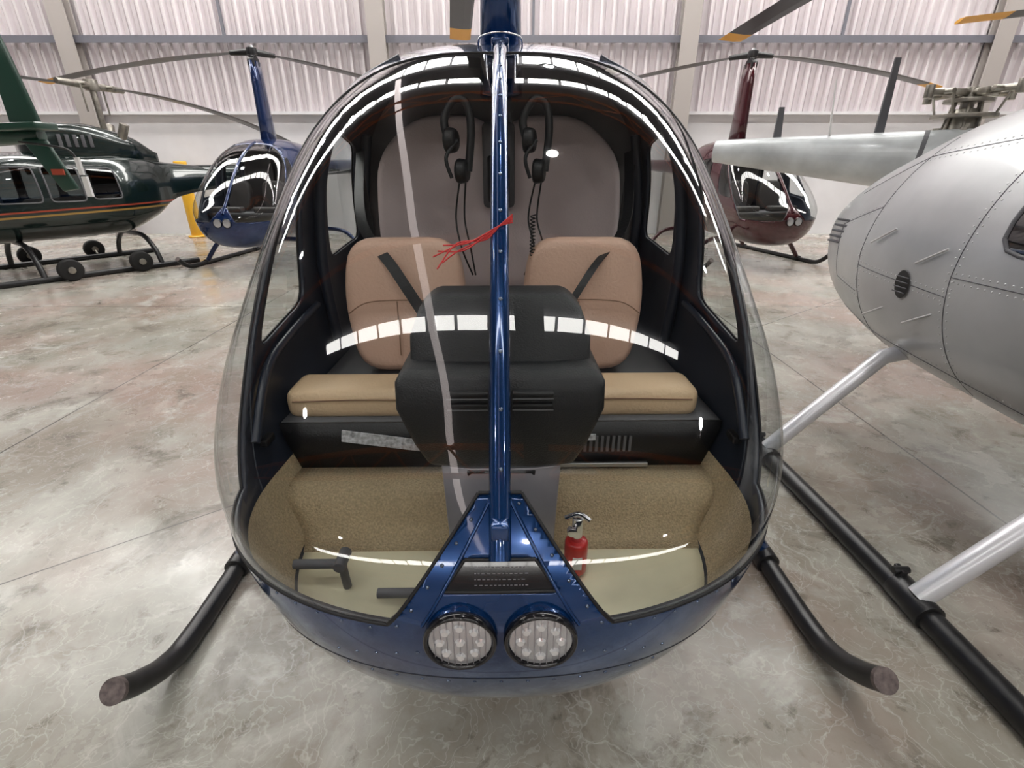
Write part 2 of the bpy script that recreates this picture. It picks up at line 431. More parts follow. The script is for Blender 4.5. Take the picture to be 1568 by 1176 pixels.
    ring=[]; bm=bmesh.new()
    for k in range(64):
        a=2*math.pi*k/64; c,s=math.cos(a),math.sin(a); y=2.37; n=nu_(y) if s>0 else NL
        x=(ww(y)-.03)*math.copysign(abs(c)**(2/n),c); h=(zt(y)-zc(y)-.03) if s>0 else (zc(y)-zb(y)-.03)
        ring.append(bm.verts.new((x,y,zc(y)+h*math.copysign(abs(s)**(2/n),s))))
    bm.faces.new(ring); obj('rear_bulkhead',bm,M['inner'],root)
    def pan(name,poly,m,inset=.025):
        bm=bmesh.new(); prev=None
        for (y,z) in poly:
            w=max(.01,hx(y,z)-inset)
            ring=[bm.verts.new((w*(k/12-1),y,z)) for k in range(25)]
            if prev:
                for k in range(24): bm.faces.new((prev[k],prev[k+1],ring[k+1],ring[k]))
            prev=ring
        bmesh.ops.recalc_face_normals(bm,faces=bm.faces)
        o=obj(name,bm,M[m],root,smooth=True); s=o.modifiers.new('s','SOLIDIFY'); s.thickness=.008
    pan('cabin_floor',[(.66+.02*k,.575) for k in range(21)],'cfloor')
    pan('carpet_riser',[(1.0,.578),(1.03,.583),(1.055,.60),(1.07,.63),(1.08,.66),(1.10,.69),(1.13,.70),(1.22,.70)],'carpet')
    pan('seat_box_face',[(1.215,.70),(1.215,.78),(1.215,.845)],'black')
    pan('seat_deck',[(1.21,.842),(1.3,.842),(1.5,.842),(1.8,.842),(2.35,.842)],'grey')
    return root,bvh
def rotor_blade(name,hub,az,L,chord,droop,parent,m='blade',tip=.35):
    A=math.radians(az); d=Vector((math.cos(A),math.sin(A),0)); s=Vector((-math.sin(A),math.cos(A),0))
    for part,(t0,t1),mm in (('',(.35,L-tip),M[m]),('_tip',(L-tip,L),M['yellow'])):
        bm=bmesh.new(); prev=None; n=14
        for i in range(n+1):
            t=t0+(t1-t0)*i/n; c=chord*(1 if t>.9 else .45+.55*(t-.35)/.55); dz=-droop*(t/L)**2
            sh=[(-.5,0),(-.4,.05),(-.1,.065),(.5,0),(-.1,-.05),(-.4,-.045)]
            ring=[bm.verts.new(hub+d*t+s*(a*c)+Vector((0,0,b*c+dz))) for a,b in sh]
            if prev:
                for k in range(6): bm.faces.new((prev[k],prev[(k+1)%6],ring[(k+1)%6],ring[k]))
            else: bm.faces.new(ring)
            prev=ring
        bm.faces.new(prev); bmesh.ops.recalc_face_normals(bm,faces=bm.faces)
        obj(name+part,bm,mm,parent)

# ------------------------------------------------------------ main helicopter
yaw=math.radians(.8); LX=-.020; SD=-.024
base=(LX+.6*math.sin(yaw),.6-.6*math.cos(yaw),0)
H,HB=light_heli('helicopter',M['blue'],base,yaw,True,blade_az=(96,276),blade_len=5.0,mast_h=3.2,sdx=SD)
def rb(n,c,s,m,bev,rot=None,seg=4): return box(n,c,s,M[m],H,bev,rot,seg)
for i,sx in enumerate((-1,1)):
    cxs=sx*.295+SD
    tube(f'seat_seam_{i+1}',[(cxs-.18,1.560,1.06),(cxs-.1,1.557,1.10),(cxs+.1,1.557,1.10),(cxs+.18,1.560,1.06)],.002,M['seam'],H)
    tube(f'seat_seam_mid_{i+1}',[(cxs-.02,1.561,1.10),(cxs-.02,1.545,.92)],.002,M['seam'],H,smooth=False)
    tube(f'seat_piping_{i+1}',[(sx*.345-.22+SD,1.243,.895),(sx*.345+SD,1.242,.90),(sx*.345+.22+SD,1.243,.895)],.002,M['seam'],H)
    for j,segb in enumerate(([(sx*.52,2.10,1.55),(sx*.45,1.75,1.33),(sx*.31,1.555,1.20),(sx*.19,1.50,1.02)],[(sx*.52,2.05,1.50),(sx*.49,2.0,1.2),(sx*.45,1.90,.95)])):
        bm=bmesh.new(); prev=None
        for p in catmull(segb,8):
            r=[bm.verts.new(Vector(p)+Vector((-.017+SD,0,-.006))),bm.verts.new(Vector(p)+Vector((.017+SD,0,.006)))]
            if prev: bm.faces.new((prev[0],prev[1],r[1],r[0]))
            prev=r
        o=obj(f'seat_belt_{i+1}_{j+1}',bm,M['black'],H); s=o.modifiers.new('s','SOLIDIFY'); s.thickness=.003
    box(f'door_latch_{i+1}',(sx*(hx(1.13,.84)-.03),1.13,.84),(.02,.05,.02),M['black'],H,.004)
    bm=bmesh.new(); prev=None; n=16
    for a in range(n+1):
        y=.80+.42*a/n
        row=[bm.verts.new((sx*(hx(y,.58+.165*b/8)-.022),y,.58+.165*b/8)) for b in range(9)]
        if prev:
            for b in range(8): bm.faces.new((prev[b],prev[b+1],row[b+1],row[b]))
        prev=row
    bmesh.ops.recalc_face_normals(bm,faces=bm.faces); obj(f'kick_panel_{i+1}',bm,M['carpet'],H,smooth=True)
box('centre_overhead_box',(SD*.5,2.20,1.50),(.13,.08,.32),M['grey'],H,.02)
rb('overhead_console_pad',(SD*.5,2.155,1.45),(.09,.03,.18),'black',.012)
rb('overhead_beam',(0,1.90,1.80),(.12,.22,.04),'inner',.015)
rb('post_top_fitting',(0,1.85,zt(1.85)+.010),(.055,.05,.02),'blue',.006)
tube('pitot_loop',[(-.07,1.86,zt(1.86)),(-.06,1.84,zt(1.86)+.02),(0,1.83,zt(1.86)+.03),(.06,1.84,zt(1.86)+.02),(.07,1.86,zt(1.86))],.003,M['chrome'],H)
def prism(name,secs,m,bev):
    bm=bmesh.new(); prev=None
    for z,yf,yb,hw in secs:
        ring=[bm.verts.new(v) for v in ((-hw,yf,z),(-hw*.5,yf-.012,z),(hw*.5,yf-.012,z),(hw,yf,z),(hw,yb,z),(-hw,yb,z))]
        if prev:
            for k in range(6): bm.faces.new((prev[k],prev[(k+1)%6],ring[(k+1)%6],ring[k]))
        else: bm.faces.new(ring[::-1])
        prev=ring
    bm.faces.new(prev); bmesh.ops.recalc_face_normals(bm,faces=bm.faces)
    return obj(name,bm,M[m],H,bevel=bev,bseg=4)
prism('console_hood',[(.86,.965,1.10,.17),(.93,.94,1.15,.195),(1.03,.915,1.16,.222),(1.085,.925,1.16,.222),(1.108,.955,1.16,.210)],'vinyl',.02)
prism('instrument_panel_cover',[(1.06,.985,1.16,.20),(1.15,1.04,1.19,.205),(1.205,1.075,1.20,.185),(1.235,1.11,1.20,.155)],'vinyl',.018)
prism('console_pedestal',[(.575,.93,1.10,.125),(.70,.935,1.10,.128),(.86,.97,1.12,.14)],'aluplate',.004)
bm=bmesh.new()
for sx in (-1,1):
    for z in (1.05,1.075): add_box(bm,(sx*.067,.905,z),(.085,.018,.010))
obj('vent_slots',bm,M['rubber'],H,bevel=.003)
segs('vent_lips',[((sx*.067-.042,.894,z),(sx*.067+.042,.894,z)) for sx in (-1,1) for z in (1.043,1.068)],.0015,M['grey'],H)
rb('console_lower_lip',(0,.98,.845),(.16,.05,.02),'black',.004)
bm=bmesh.new()
for k in range(12): add_box(bm,(.19+.016*k,1.205,.775),(.008,.004,.05))
obj('seat_box_grille',bm,M['grey'],H)
rb('seat_box_strip',(.29,1.195,.712),(.26,.012,.014),'alu',.002)
box('paper_chart',(-.32,1.20,.79),(.26,.006,.035),M['paper'],H,0,(0,.15,0))
box('paper_chart_small',(.22,1.20,.80),(.09,.006,.018),M['paper'],H)
bm=bmesh.new()
for x,y,z in ((-.42,.87,.66),(-.22,.82,.62)):
    add_cyl(bm,(x-.06,y,z),(x+.06,y,z),.011)
    add_cyl(bm,(x+.05,y,z),(x+.05,y+.01,.58),.010)
    add_cyl(bm,(x+.05,y-.02,z+.005),(x+.05,y+.035,z+.005),.014)
obj('rudder_pedals',bm,M['grey'],H,bevel=.001)
cyl('extinguisher_bottle',(.18,.92,.585),(.18,.92,.68),.028,M['red'],H,bevel=.008)
cyl('extinguisher_neck',(.18,.92,.68),(.18,.92,.745),.013,M['chrome'],H)
tube('extinguisher_handle',[(.15,.92,.745),(.18,.915,.76),(.205,.90,.752)],.006,M['chrome'],H)
cyl('extinguisher_gauge',(.165,.895,.72),(.165,.91,.72),.012,M['chrome'],H)
box('extinguisher_label',(.18,.892,.63),(.022,.004,.035),M['white'],H)
bm=bmesh.new()
for r in range(4):
    x=-.045
    while x<.045:
        w=random.uniform(.003,.008)
        h=HB.ray_cast(Vector((x+w/2,.3,.862-.008*r)),Vector((0,1,0)))
        if h[0]: add_box(bm,h[0]+Vector((0,-.0008,0)),(w*.8,.0008,.0014))
        x+=w+.002
obj('placard_text',bm,M['aluplate'],H)
for sx in (-1,1):
    pp=[]
    for k in range(8):
        z=.955-.026*k; x=sx*(.016+(.955-z)*.66)
        h=HB.ray_cast(Vector((x,.3,z)),Vector((0,1,0)))
        if h[0]: pp.append(h[0]+Vector((0,-.002,0)))
    tube(f'bracket_flange_{(sx+3)//2}',pp,.0035,M['blue'],H,smooth=False)
h=HB.ray_cast(Vector((0,.3,.90)),Vector((0,1,0)))
box('post_foot',h[0]+Vector((0,0,.012)),(.034,.03,.05),M['blue'],H,.006)
for i,sx in enumerate((-1,1)):
    hxx=sx*.125-.012; hy=1.75; hz=1.635
    bm=bmesh.new()
    for dz,dx in ((-.06,-.020),(-.15,.012)):
        add_cyl(bm,(hxx+dx-.018,hy,hz+dz),(hxx+dx+.018,hy-.01,hz+dz),.040,.034)
    obj(f'headset_cups_{i+1}',bm,M['black'],H,bevel=.010)
    tube(f'headset_band_{i+1}',[(hxx-.03,hy,hz-.06),(hxx-.042,hy+.01,hz),(hxx-.01,hy+.02,hz+.055),(hxx+.03,hy+.02,hz+.045),(hxx+.042,hy+.01,hz-.03),(hxx+.03,hy,hz-.15)],.013,M['black'],H)
    tube(f'headset_mic_{i+1}',[(hxx,hy-.02,hz-.06),(hxx-.035,hy-.05,hz-.11),(hxx-.02,hy-.05,hz-.17)],.006,M['black'],H)
    for j in range(2): tube(f'headset_cord_{i+1}_{j+1}',[(hxx+.02*j,hy,hz-.18),(hxx-.02+.03*j,hy+.03,hz-.30),(hxx+.03*j,hy,hz-.40),(hxx-.03*sx+.01*j,hy+.06,hz-.5)],.003,M['black'],H)
cp=[Vector((.10+.008*math.cos(t*1.3),1.62+.008*math.sin(t*1.3),1.36-.0022*t)) for t in range(70)]
tube('coiled_cord',cp,.002,M['black'],H,smooth=False)
yr=1.09
for j in range(5):
    pf=lambda x,dy,dz:(x,yr+dy,zt(yr+dy)+dz)
    a=[pf(.028,.0,.03+.004*j),pf(0,-.01,.034),pf(-.03,-.012,.02-.003*j),pf(-.07-.005*j,-.022-.012*(j%2),.012),pf(-.12-.010*(j%3),-.020-.010*j,.006)]
    tube(f'post_ribbon_{j+1}',a,.0016,M['ribbon'],H)
# ------------------------------------------------------------ background light helicopters
light_heli('helicopter.001',M['bluebg'],(-4.18,6.7,0),math.radians(-5),False,blade_az=(172,62),blade_len=4.2,bladem='bladeg')
light_heli('helicopter.002',M['burg'],(4.28,6.95,0),math.radians(13),False,blade_az=(5,118),blade_len=4.2,bladem='bladeg')

# ------------------------------------------------------------ grey helicopter (right)
G=empty('helicopter.003',(2.5,0,0),0)
gy=[-.9+.05*k for k in range(0,93)]
gw=lambda y: interp([-.9,-.5,.3,1.4,2.3,2.9,3.35,3.7],[.05,.45,.72,.78,.76,.62,.40,.12],y)
gt=lambda y: interp([-.9,-.5,.3,1.4,2.3,2.9,3.35,3.7],[1.0,1.35,1.68,1.83,1.79,1.60,1.40,1.22],y)
gb=lambda y: interp([-.9,-.5,.3,1.4,2.3,2.9,3.35,3.7],[.9,.65,.48,.45,.48,.56,.70,.92],y)
gbm=hull(gy,gw,gt,gb,lambda y:1.10,2.1,2.2,110)
win=round_poly([Vector((.7,1.2)),Vector((1.80,1.22)),Vector((1.78,1.54)),Vector((.9,1.54))],.1)
cut_poly_yz(gbm,win)
GB=BVHTree.FromBMesh(gbm)
outs,bnd=split(gbm,lambda c,n: 1 if (abs(c.x)>.25 and inside(win,c.y,c.z)) else 0,2)
obj('fuselage',outs[0],M['gprim'],G,smooth=True); obj('cabin_window',outs[1],M['dglass'],G,smooth=True)
segs('window_frame',[(b[0],b[1]) for b in bnd],.008,M['seamd'],G)
def gproj(y,z):
    h=GB.ray_cast(Vector((-2,y,z)),Vector((1,0,0))); return (h[0],h[1]) if h[0] else None
def gline(pts,step=.03):
    out=[]
    for a,b in zip(pts[:-1],pts[1:]):
        a=Vector(a);b=Vector(b); n=max(2,int((b-a).length/step))
        for k in range(n): out.append(gproj(*(a+(b-a)*k/n)))
    out.append(gproj(*pts[-1])); return [o for o in out if o]
lines=[[(1.90,.60),(1.93,1.1),(1.90,1.70)],[(2.50,.62),(2.55,1.1),(2.48,1.62)],[(1.93,1.02),(2.55,1.04)],[(.9,.62),(1.7,.66),(2.45,.70),(2.9,.74)],[(1.90,1.62),(2.48,1.54),(2.95,1.36)],[(2.55,.90),(2.86,.92),(2.92,1.20),(2.52,1.32)],[(1.0,1.12),(1.93,1.10)],[(1.2,.56),(1.2,1.1)]]
E=[];RV=[]
for l in lines:
    g=gline(l); E+= [(a[0],b[0]) for a,b in zip(g[:-1],g[1:])]
    for p,n in g:
        for s in (1,-1):
            q=gproj(p.y+.018*s,p.z-.018*s)
            if q: RV.append(q)
segs('panel_seams',E,.0022,M['seamd'],G); rivets('panel_rivets',RV,.0045,M['rivetg'],G)
p,n=gproj(2.17,1.02)
bm=bmesh.new(); bmesh.ops.create_circle(bm,cap_ends=True,segments=28,radius=1)
q=Vector((0,0,1)).rotation_difference(n)
bmesh.ops.transform(bm,matrix=Matrix.Translation(p+n*.004)@q.to_matrix().to_4x4()@Matrix.Diagonal((.062,.045,1,1)),verts=bm.verts)
obj('air_scoop_hole',bm,M['rubber'],G)
bm=bmesh.new()
for k in range(4): add_box(bm,p+n*.01+Vector((0,0,-.033+.022*k)),(.006,.075,.005))
for k in range(5):
    pp=gproj(2.95-.01*k,1.10+.030*k)
    if pp: add_box(bm,pp[0]+pp[1]*.008,(.02,.12,.012))
obj('louvres',bm,M['seamd'],G,bevel=.002)
for k,(y,z) in enumerate(((2.38,1.20),(2.34,.86),(2.05,1.16),(2.05,.90))):
    pp=gproj(y,z)
    cyl(f'latch_rod_{k+1}',pp[0]+pp[1]*.01+Vector((0,-.07,.04)),pp[0]+pp[1]*.01+Vector((0,.07,-.04)),.0045,M['rivetg'],G)
for i,sx in enumerate((-1,1)):
    tube(f'skid_tube_{i+1}',[(sx*.98,-.6,.22),(sx*.98,-.35,.06),(sx*.99,0,.045),(sx*1.04,1.4,.045),(sx*1.12,2.7,.045)],.042,M['skid'],G,12)
    for j,(yy,xx) in enumerate(((1.30,1.035),(2.32,1.095))):
        tube(f'skid_strut_{i+1}_{j+1}',[(sx*.3,yy-.02,.70),(sx*.62,yy,.62 if j else .58),(sx*xx,yy,.08)],.040,M['strut'],G,10,smooth=False)
        cyl(f'strut_shoe_{i+1}_{j+1}',(sx*xx,yy-.07,.05),(sx*xx,yy+.09,.05),.052,M['skid'],G)
        bm=bmesh.new(); add_box(bm,(sx*xx,yy+.10,.09),(.02,.05,.06)); add_cyl(bm,(sx*xx-.03,yy+.10,.11),(sx*xx+.03,yy+.10,.11),.014); obj(f'wheel_lug_{i+1}_{j+1}',bm,M['skid'],G,bevel=.003)
cyl('mast',(.57,2.4,1.6),(.57,2.6,3.1),.05,M['brass'],G)
bm=bmesh.new(); add_cyl(bm,(.57,2.6,3.02),(.57,2.6,3.14),.12); add_cyl(bm,(.57,2.0,3.08),(.57,3.2,3.08),.05); obj('rotor_hub',bm,M['brass'],G,bevel=.005)
rotor_blade('rotor_blade_1',Vector((.57,2.6,3.1)),93,4.95,.33,.12,G,'blade',.3)
rotor_blade('rotor_blade_2',Vector((.57,2.6,3.1)),273,4.95,.33,.12,G,'blade',.3)

# ------------------------------------------------------------ far right helicopter: boom + exposed rotor head
R=empty('helicopter.004',(0,0,0),0)
cyl('tail_boom',(4.35,4.55,1.49),(2.25,6.0,1.65),.32,M['gboom'],R,r1=.11,seg=40)
bm=bmesh.new(); add_cyl(bm,(3.75,4.964,1.535),(3.72,4.985,1.538),.263,.260,seg=40); obj('boom_band',bm,M['seamd'],R)
bm=hull([-1.0+.08*k for k in range(26)],lambda y:.62*math.cos(y*1.45),lambda y:1.20+.55*math.cos(y*1.45),lambda y:1.20-.65*math.cos(y*1.45),lambda y:1.20,2.3,2.3,60)
obj('fuselage',bm,M['gboom'],R,smooth=True,loc=(5.0,4.4,0),rot=(0,0,math.radians(55)))
c=Vector((4.02,4.95,1.61))
bm=bmesh.new()
add_cyl(bm,c,c+Vector((0,0,.35)),.14,.10); add_cyl(bm,c+Vector((0,0,.35)),c+Vector((0,0,.52)),.05)
for k in range(6):
    a=k*math.pi/3; d=Vector((math.cos(a),math.sin(a),0)); add_cyl(bm,c+d*.16+Vector((0,0,.02)),c+d*.10+Vector((0,0,.42)),.012); add_cyl(bm,c+d*.2+Vector((0,0,.05)),c+d*.2+Vector((0,0,.2)),.03)
add_cyl(bm,c+Vector((0,0,.28)),c+Vector((0,0,.31)),.24,.24)
add_cyl(bm,c+Vector((0,0,.40)),c+Vector((0,0,.43)),.18,.18)
obj('rotor_gearbox',bm,M['brass'],R,bevel=.004)
bm=bmesh.new()
for a in (.15,.15+math.pi,1.7,1.7+math.pi):
    d=Vector((math.cos(a),math.sin(a),0)); s=Vector((-d.y,d.x,0)); top=c+Vector((0,0,.48))
    add_cyl(bm,top,top+d*.42,.032,.024)
    add_cyl(bm,top+d*.28+s*.10,top+d*.28-s*.10,.022); add_cyl(bm,top+d*.42+Vector((0,0,-.05)),top+d*.42+Vector((0,0,.05)),.035)
    add_cyl(bm,top+d*.28+s*.09,c+d*.2+s*.08+Vector((0,0,.28)),.010)
    add_box(bm,top+d*.14,(.09,.09,.05))
obj('rotor_head',bm,M['brass'],R,bevel=.003)
bm=bmesh.new()
for x,y,z,s in ((.30,.0,.10,.16),(.42,.05,.18,.10),(-.32,0,.08,.10),(.36,.2,.05,.18)): add_box(bm,c+Vector((x,y,z)),(s,s*.6,s),Matrix.Rotation(.3,3,'Y'))
obj('gearbox_mounts',bm,M['gold'],R,bevel=.01)
bm=bmesh.new()
for x,y,h in ((2.75,5.7,.35),(3.50,5.25,.7)):
    vs=[(x-.03,y,1.70),(x+.06,y,1.70),(x+.03,y,1.70+h),(x-.02,y,1.70+h)]
    a=[bm.verts.new(v) for v in vs]; b=[bm.verts.new((v[0],v[1]+.02,v[2])) for v in vs]
    bm.faces.new(a); bm.faces.new(b[::-1])
    for k in range(4): bm.faces.new((a[k],a[(k+1)%4],b[(k+1)%4],b[k]))
bmesh.ops.recalc_face_normals(bm,faces=bm.faces)
obj('stored_blade_grips',bm,M['seamd'],R)
cyl('boom_antenna',(3.1,5.35,1.75),(3.04,5.35,2.25),.012,M['white'],R,r1=.004)
rotor_blade('rotor_blade',Vector((9.0,4.6,3.0)),159,4.6,.30,.1,R,'blade',.4)
bm=bmesh.new(); add_cyl(bm,(9.0,4.6,0),(9.0,4.6,3.05),.06); add_cyl(bm,(9,4.6,2.95),(9,4.6,3.08),.15); obj('blade_stand',bm,M['seamd'],R)

# ------------------------------------------------------------ left turbine helicopter
B=empty('helicopter.005',(-6.85,8.0,0),math.radians(-36),.92)
by=[-2.3+.06*k for k in range(0,86)]
bw=lambda y: interp([-2.3,-2.1,-1.7,-1.2,-.3,.6,1.2,1.6,2.8],[.05,.32,.52,.64,.68,.66,.5,.30,.17],y)
bt=lambda y: interp([-2.3,-2.1,-1.7,-1.2,-.3,.6,1.2,1.6,2.8],[.95,1.15,1.45,1.72,1.84,1.84,1.80,1.70,1.60],y)
bb=lambda y: interp([-2.3,-2.1,-1.7,-1.2,-.3,.6,1.2,1.6,2.8],[.85,.68,.58,.53,.52,.55,.78,1.10,1.28],y)
bbm=hull(by,bw,bt,bb,lambda y:1.05,2.8,2.5,80)
wn=[round_poly([Vector((a,c)),Vector((b,c)),Vector((b2,d)),Vector((a2,d))],.06) for a,b,b2,a2,c,d in ((-.95,-.42,-.42,-.85,1.12,1.62),(-.32,.12,.12,-.32,1.12,1.62),(.22,.62,.60,.22,1.14,1.60))]
for w in wn: cut_poly_yz(bbm,w)
for z in (.93,.96,1.00,1.025): cutsub(bbm,Vector((0,0,z)),Vector((0,-.03,1)).normalized(),lambda c:.8<c.z<1.2)
cutsub(bbm,Vector((0,-1.15,1.3)),Vector((0,1,-.25)).normalized(),lambda c:c.y<-.6)
def bcls(c,n):
    if abs(c.x)>.25 and any(inside(w,c.y,c.z) for w in wn): return 1
    if c.z-.03*c.y>1.05 and (c.y+1.15)-.25*(c.z-1.3)<0 : return 1
    zz=c.z-.03*c.y
    if .93<zz<.96: return 2
    if 1.00<zz<1.025: return 3
    return 0
outs,bnd=split(bbm,bcls,4)
obj('fuselage',outs[0],M['dkgreen'],B,smooth=True); obj('cabin_windows',outs[1],M['dglass'],B,smooth=True)
obj('yellow_stripe',outs[2],M['gstripe'],B,smooth=True); obj('red_stripe',outs[3],M['redstripe'],B,smooth=True)
segs('window_frames',[(b[0],b[1]) for b in bnd if 1 in(b[2],b[3])],.012,M['grey'],B)
for s in (-1,1): box(f'crew_seat_{s+2}',(s*.3,-.9,1.1),(.4,.12,.6),M['grey'],B,.04)
cw=hull([-.35+.06*k for k in range(32)],lambda y:interp([-.35,-.2,.4,1.1,1.5],[.16,.32,.36,.32,.12],y),lambda y:interp([-.35,-.2,.4,1.1,1.5],[2.05,2.22,2.28,2.12,1.85],y),lambda y:1.5,lambda y:1.85,3.2,2.3,50)
obj('engine_cowl',cw,M['dkgreen'],B,smooth=True)
bm=bmesh.new()
for s in (-1,1): add_cyl(bm,(s*.2,.95,1.95),(s*.34,1.05,2.28),.07)
obj('exhausts',bm,M['brass'],B,bevel=.004)
bm=bmesh.new()
for k in range(5): add_box(bm,(.36,.1+.1*k,2.0),(.03,.05,.18)); add_box(bm,(-.36,.1+.1*k,2.0),(.03,.05,.18))
obj('cowl_vents',bm,M['seamd'],B,bevel=.004)
cyl('tail_boom',(0,1.5,1.45),(0,6.4,1.60),.20,M['dkgreen'],B,r1=.10)
box('stabiliser',(0,4.6,1.55),(1.9,.35,.04),M['dkgreen'],B,.01)
box('tail_fin',(0,6.3,1.9),(.05,.5,1.3),M['dkgreen'],B,.01)
my=.85
cyl('mast',(0,my,2.1),(0,my,2.86),.045,M['brass'],B)
bm=bmesh.new(); hb=Vector((0,my,2.84)); add_cyl(bm,hb-Vector((0,0,.07)),hb+Vector((0,0,.09)),.10)
a0=math.radians(118)
for a in (a0,a0+math.pi):
    d=Vector((math.cos(a),math.sin(a),0)); s=Vector((-d.y,d.x,0)); add_cyl(bm,hb,hb+d*.6,.06,.045); add_cyl(bm,hb+d*.3+s*.1,hb+d*.3+s*.1-Vector((0,0,.4)),.014); add_cyl(bm,hb+d*.25-s*.16,hb+d*.25+s*.16,.025)
obj('rotor_hub',bm,M['brass'],B,bevel=.004)
rotor_blade('rotor_blade_1',hb,102,4.4,.30,.85,B,'bladeg',.05); rotor_blade('rotor_blade_2',hb,286,5.6,.30,.05,B,'blade',.12)
for i,s in enumerate((-1,1)):
    tube(f'skid_tube_{i+1}',[(s*1.0,-1.95,.28),(s*1.0,-1.7,.12),(s*1.0,-1.45,.05),(s*1.0,0,.045),(s*1.0,1.4,.045)],.045,M['skid'],B)
    for j,yy in enumerate((-.8,.8)):
        tube(f'cross_tube_{i+1}_{j+1}',[(0,yy,.52),(s*.5,yy,.5),(s*.85,yy,.3),(s*1.0,yy,.06)],.04,M['skid'],B)
    for j,yy in enumerate((-.5,.45)):
        bm=bmesh.new(); add_cyl(bm,(s*1.08,yy,.165),(s*1.2,yy,.165),.165,seg=28); obj(f'ground_wheel_{i+1}_{j+1}',bm,M['tyre'],B,bevel=.03)
        bm=bmesh.new(); add_cyl(bm,(s*1.06,yy,.165),(s*1.22,yy,.165),.05,seg=20); add_cyl(bm,(s*1.0,yy,.06),(s*1.1,yy,.165),.02); obj(f'wheel_hub_{i+1}_{j+1}',bm,M['brass'],B,bevel=.004)

# ------------------------------------------------------------ green tail (left edge)
T=empty('helicopter.006',(0,0,0),0)
cyl('tail_boom',(-3.95,4.05,1.70),(-8.2,3.2,1.50),.075,M['green'],T,r1=.22,seg=28)
def plate(name,poly,th,m,par,axis):
    bm=bmesh.new(); a=[bm.verts.new(p) for p in poly]; b=[bm.verts.new(Vector(p)+Vector(axis)*th) for p in poly]
    bm.faces.new(a); bm.faces.new(b[::-1])
    for k in range(len(a)): bm.faces.new((a[k],a[(k+1)%len(a)],b[(k+1)%len(a)],b[k]))
    bmesh.ops.recalc_face_normals(bm,faces=bm.faces); return obj(name,bm,M[m],par,bevel=.012)
TX=.38
plate('tail_fin_upper',[(-4.02+TX,4.0,1.74),(-3.80+TX,4.0,1.74),(-3.86+TX,4.0,2.20),(-3.90+TX,4.0,2.42),(-4.00+TX,4.0,2.42)],.04,'green',T,(0,1,0))
plate('tail_fin_lower',[(-3.98+TX,4.0,1.68),(-3.80+TX,4.0,1.68),(-3.68+TX,4.0,1.34),(-3.80+TX,4.0,1.32)],.03,'green',T,(0,1,0))
plate('stabiliser',[(-4.6,3.98,1.70),(-3.37,3.9,1.74),(-3.37,4.1,1.74),(-4.6,4.25,1.70)],.05,'green',T,(0,0,1))
cyl('tail_boom_tip',(-3.95,4.05,1.70),(-3.50,4.08,1.71),.075,M['green'],T,r1=.05)
bm=bmesh.new(); add_box(bm,(-3.19,3.95,1.50),(.03,.02,.12)); add_box(bm,(-3.17,3.94,1.36),(.04,.02,.14)); obj('warning_tags',bm,M['white'],T)
bm=bmesh.new(); add_box(bm,(-3.38,3.97,1.46),(.09,.01,.04)); obj('flag_decal',bm,M['redstripe'],T)
tube('tail_guard',[(-3.57,3.95,1.66),(-3.25,3.93,1.62),(-3.19,3.94,1.56)],.008,M['skid'],T)

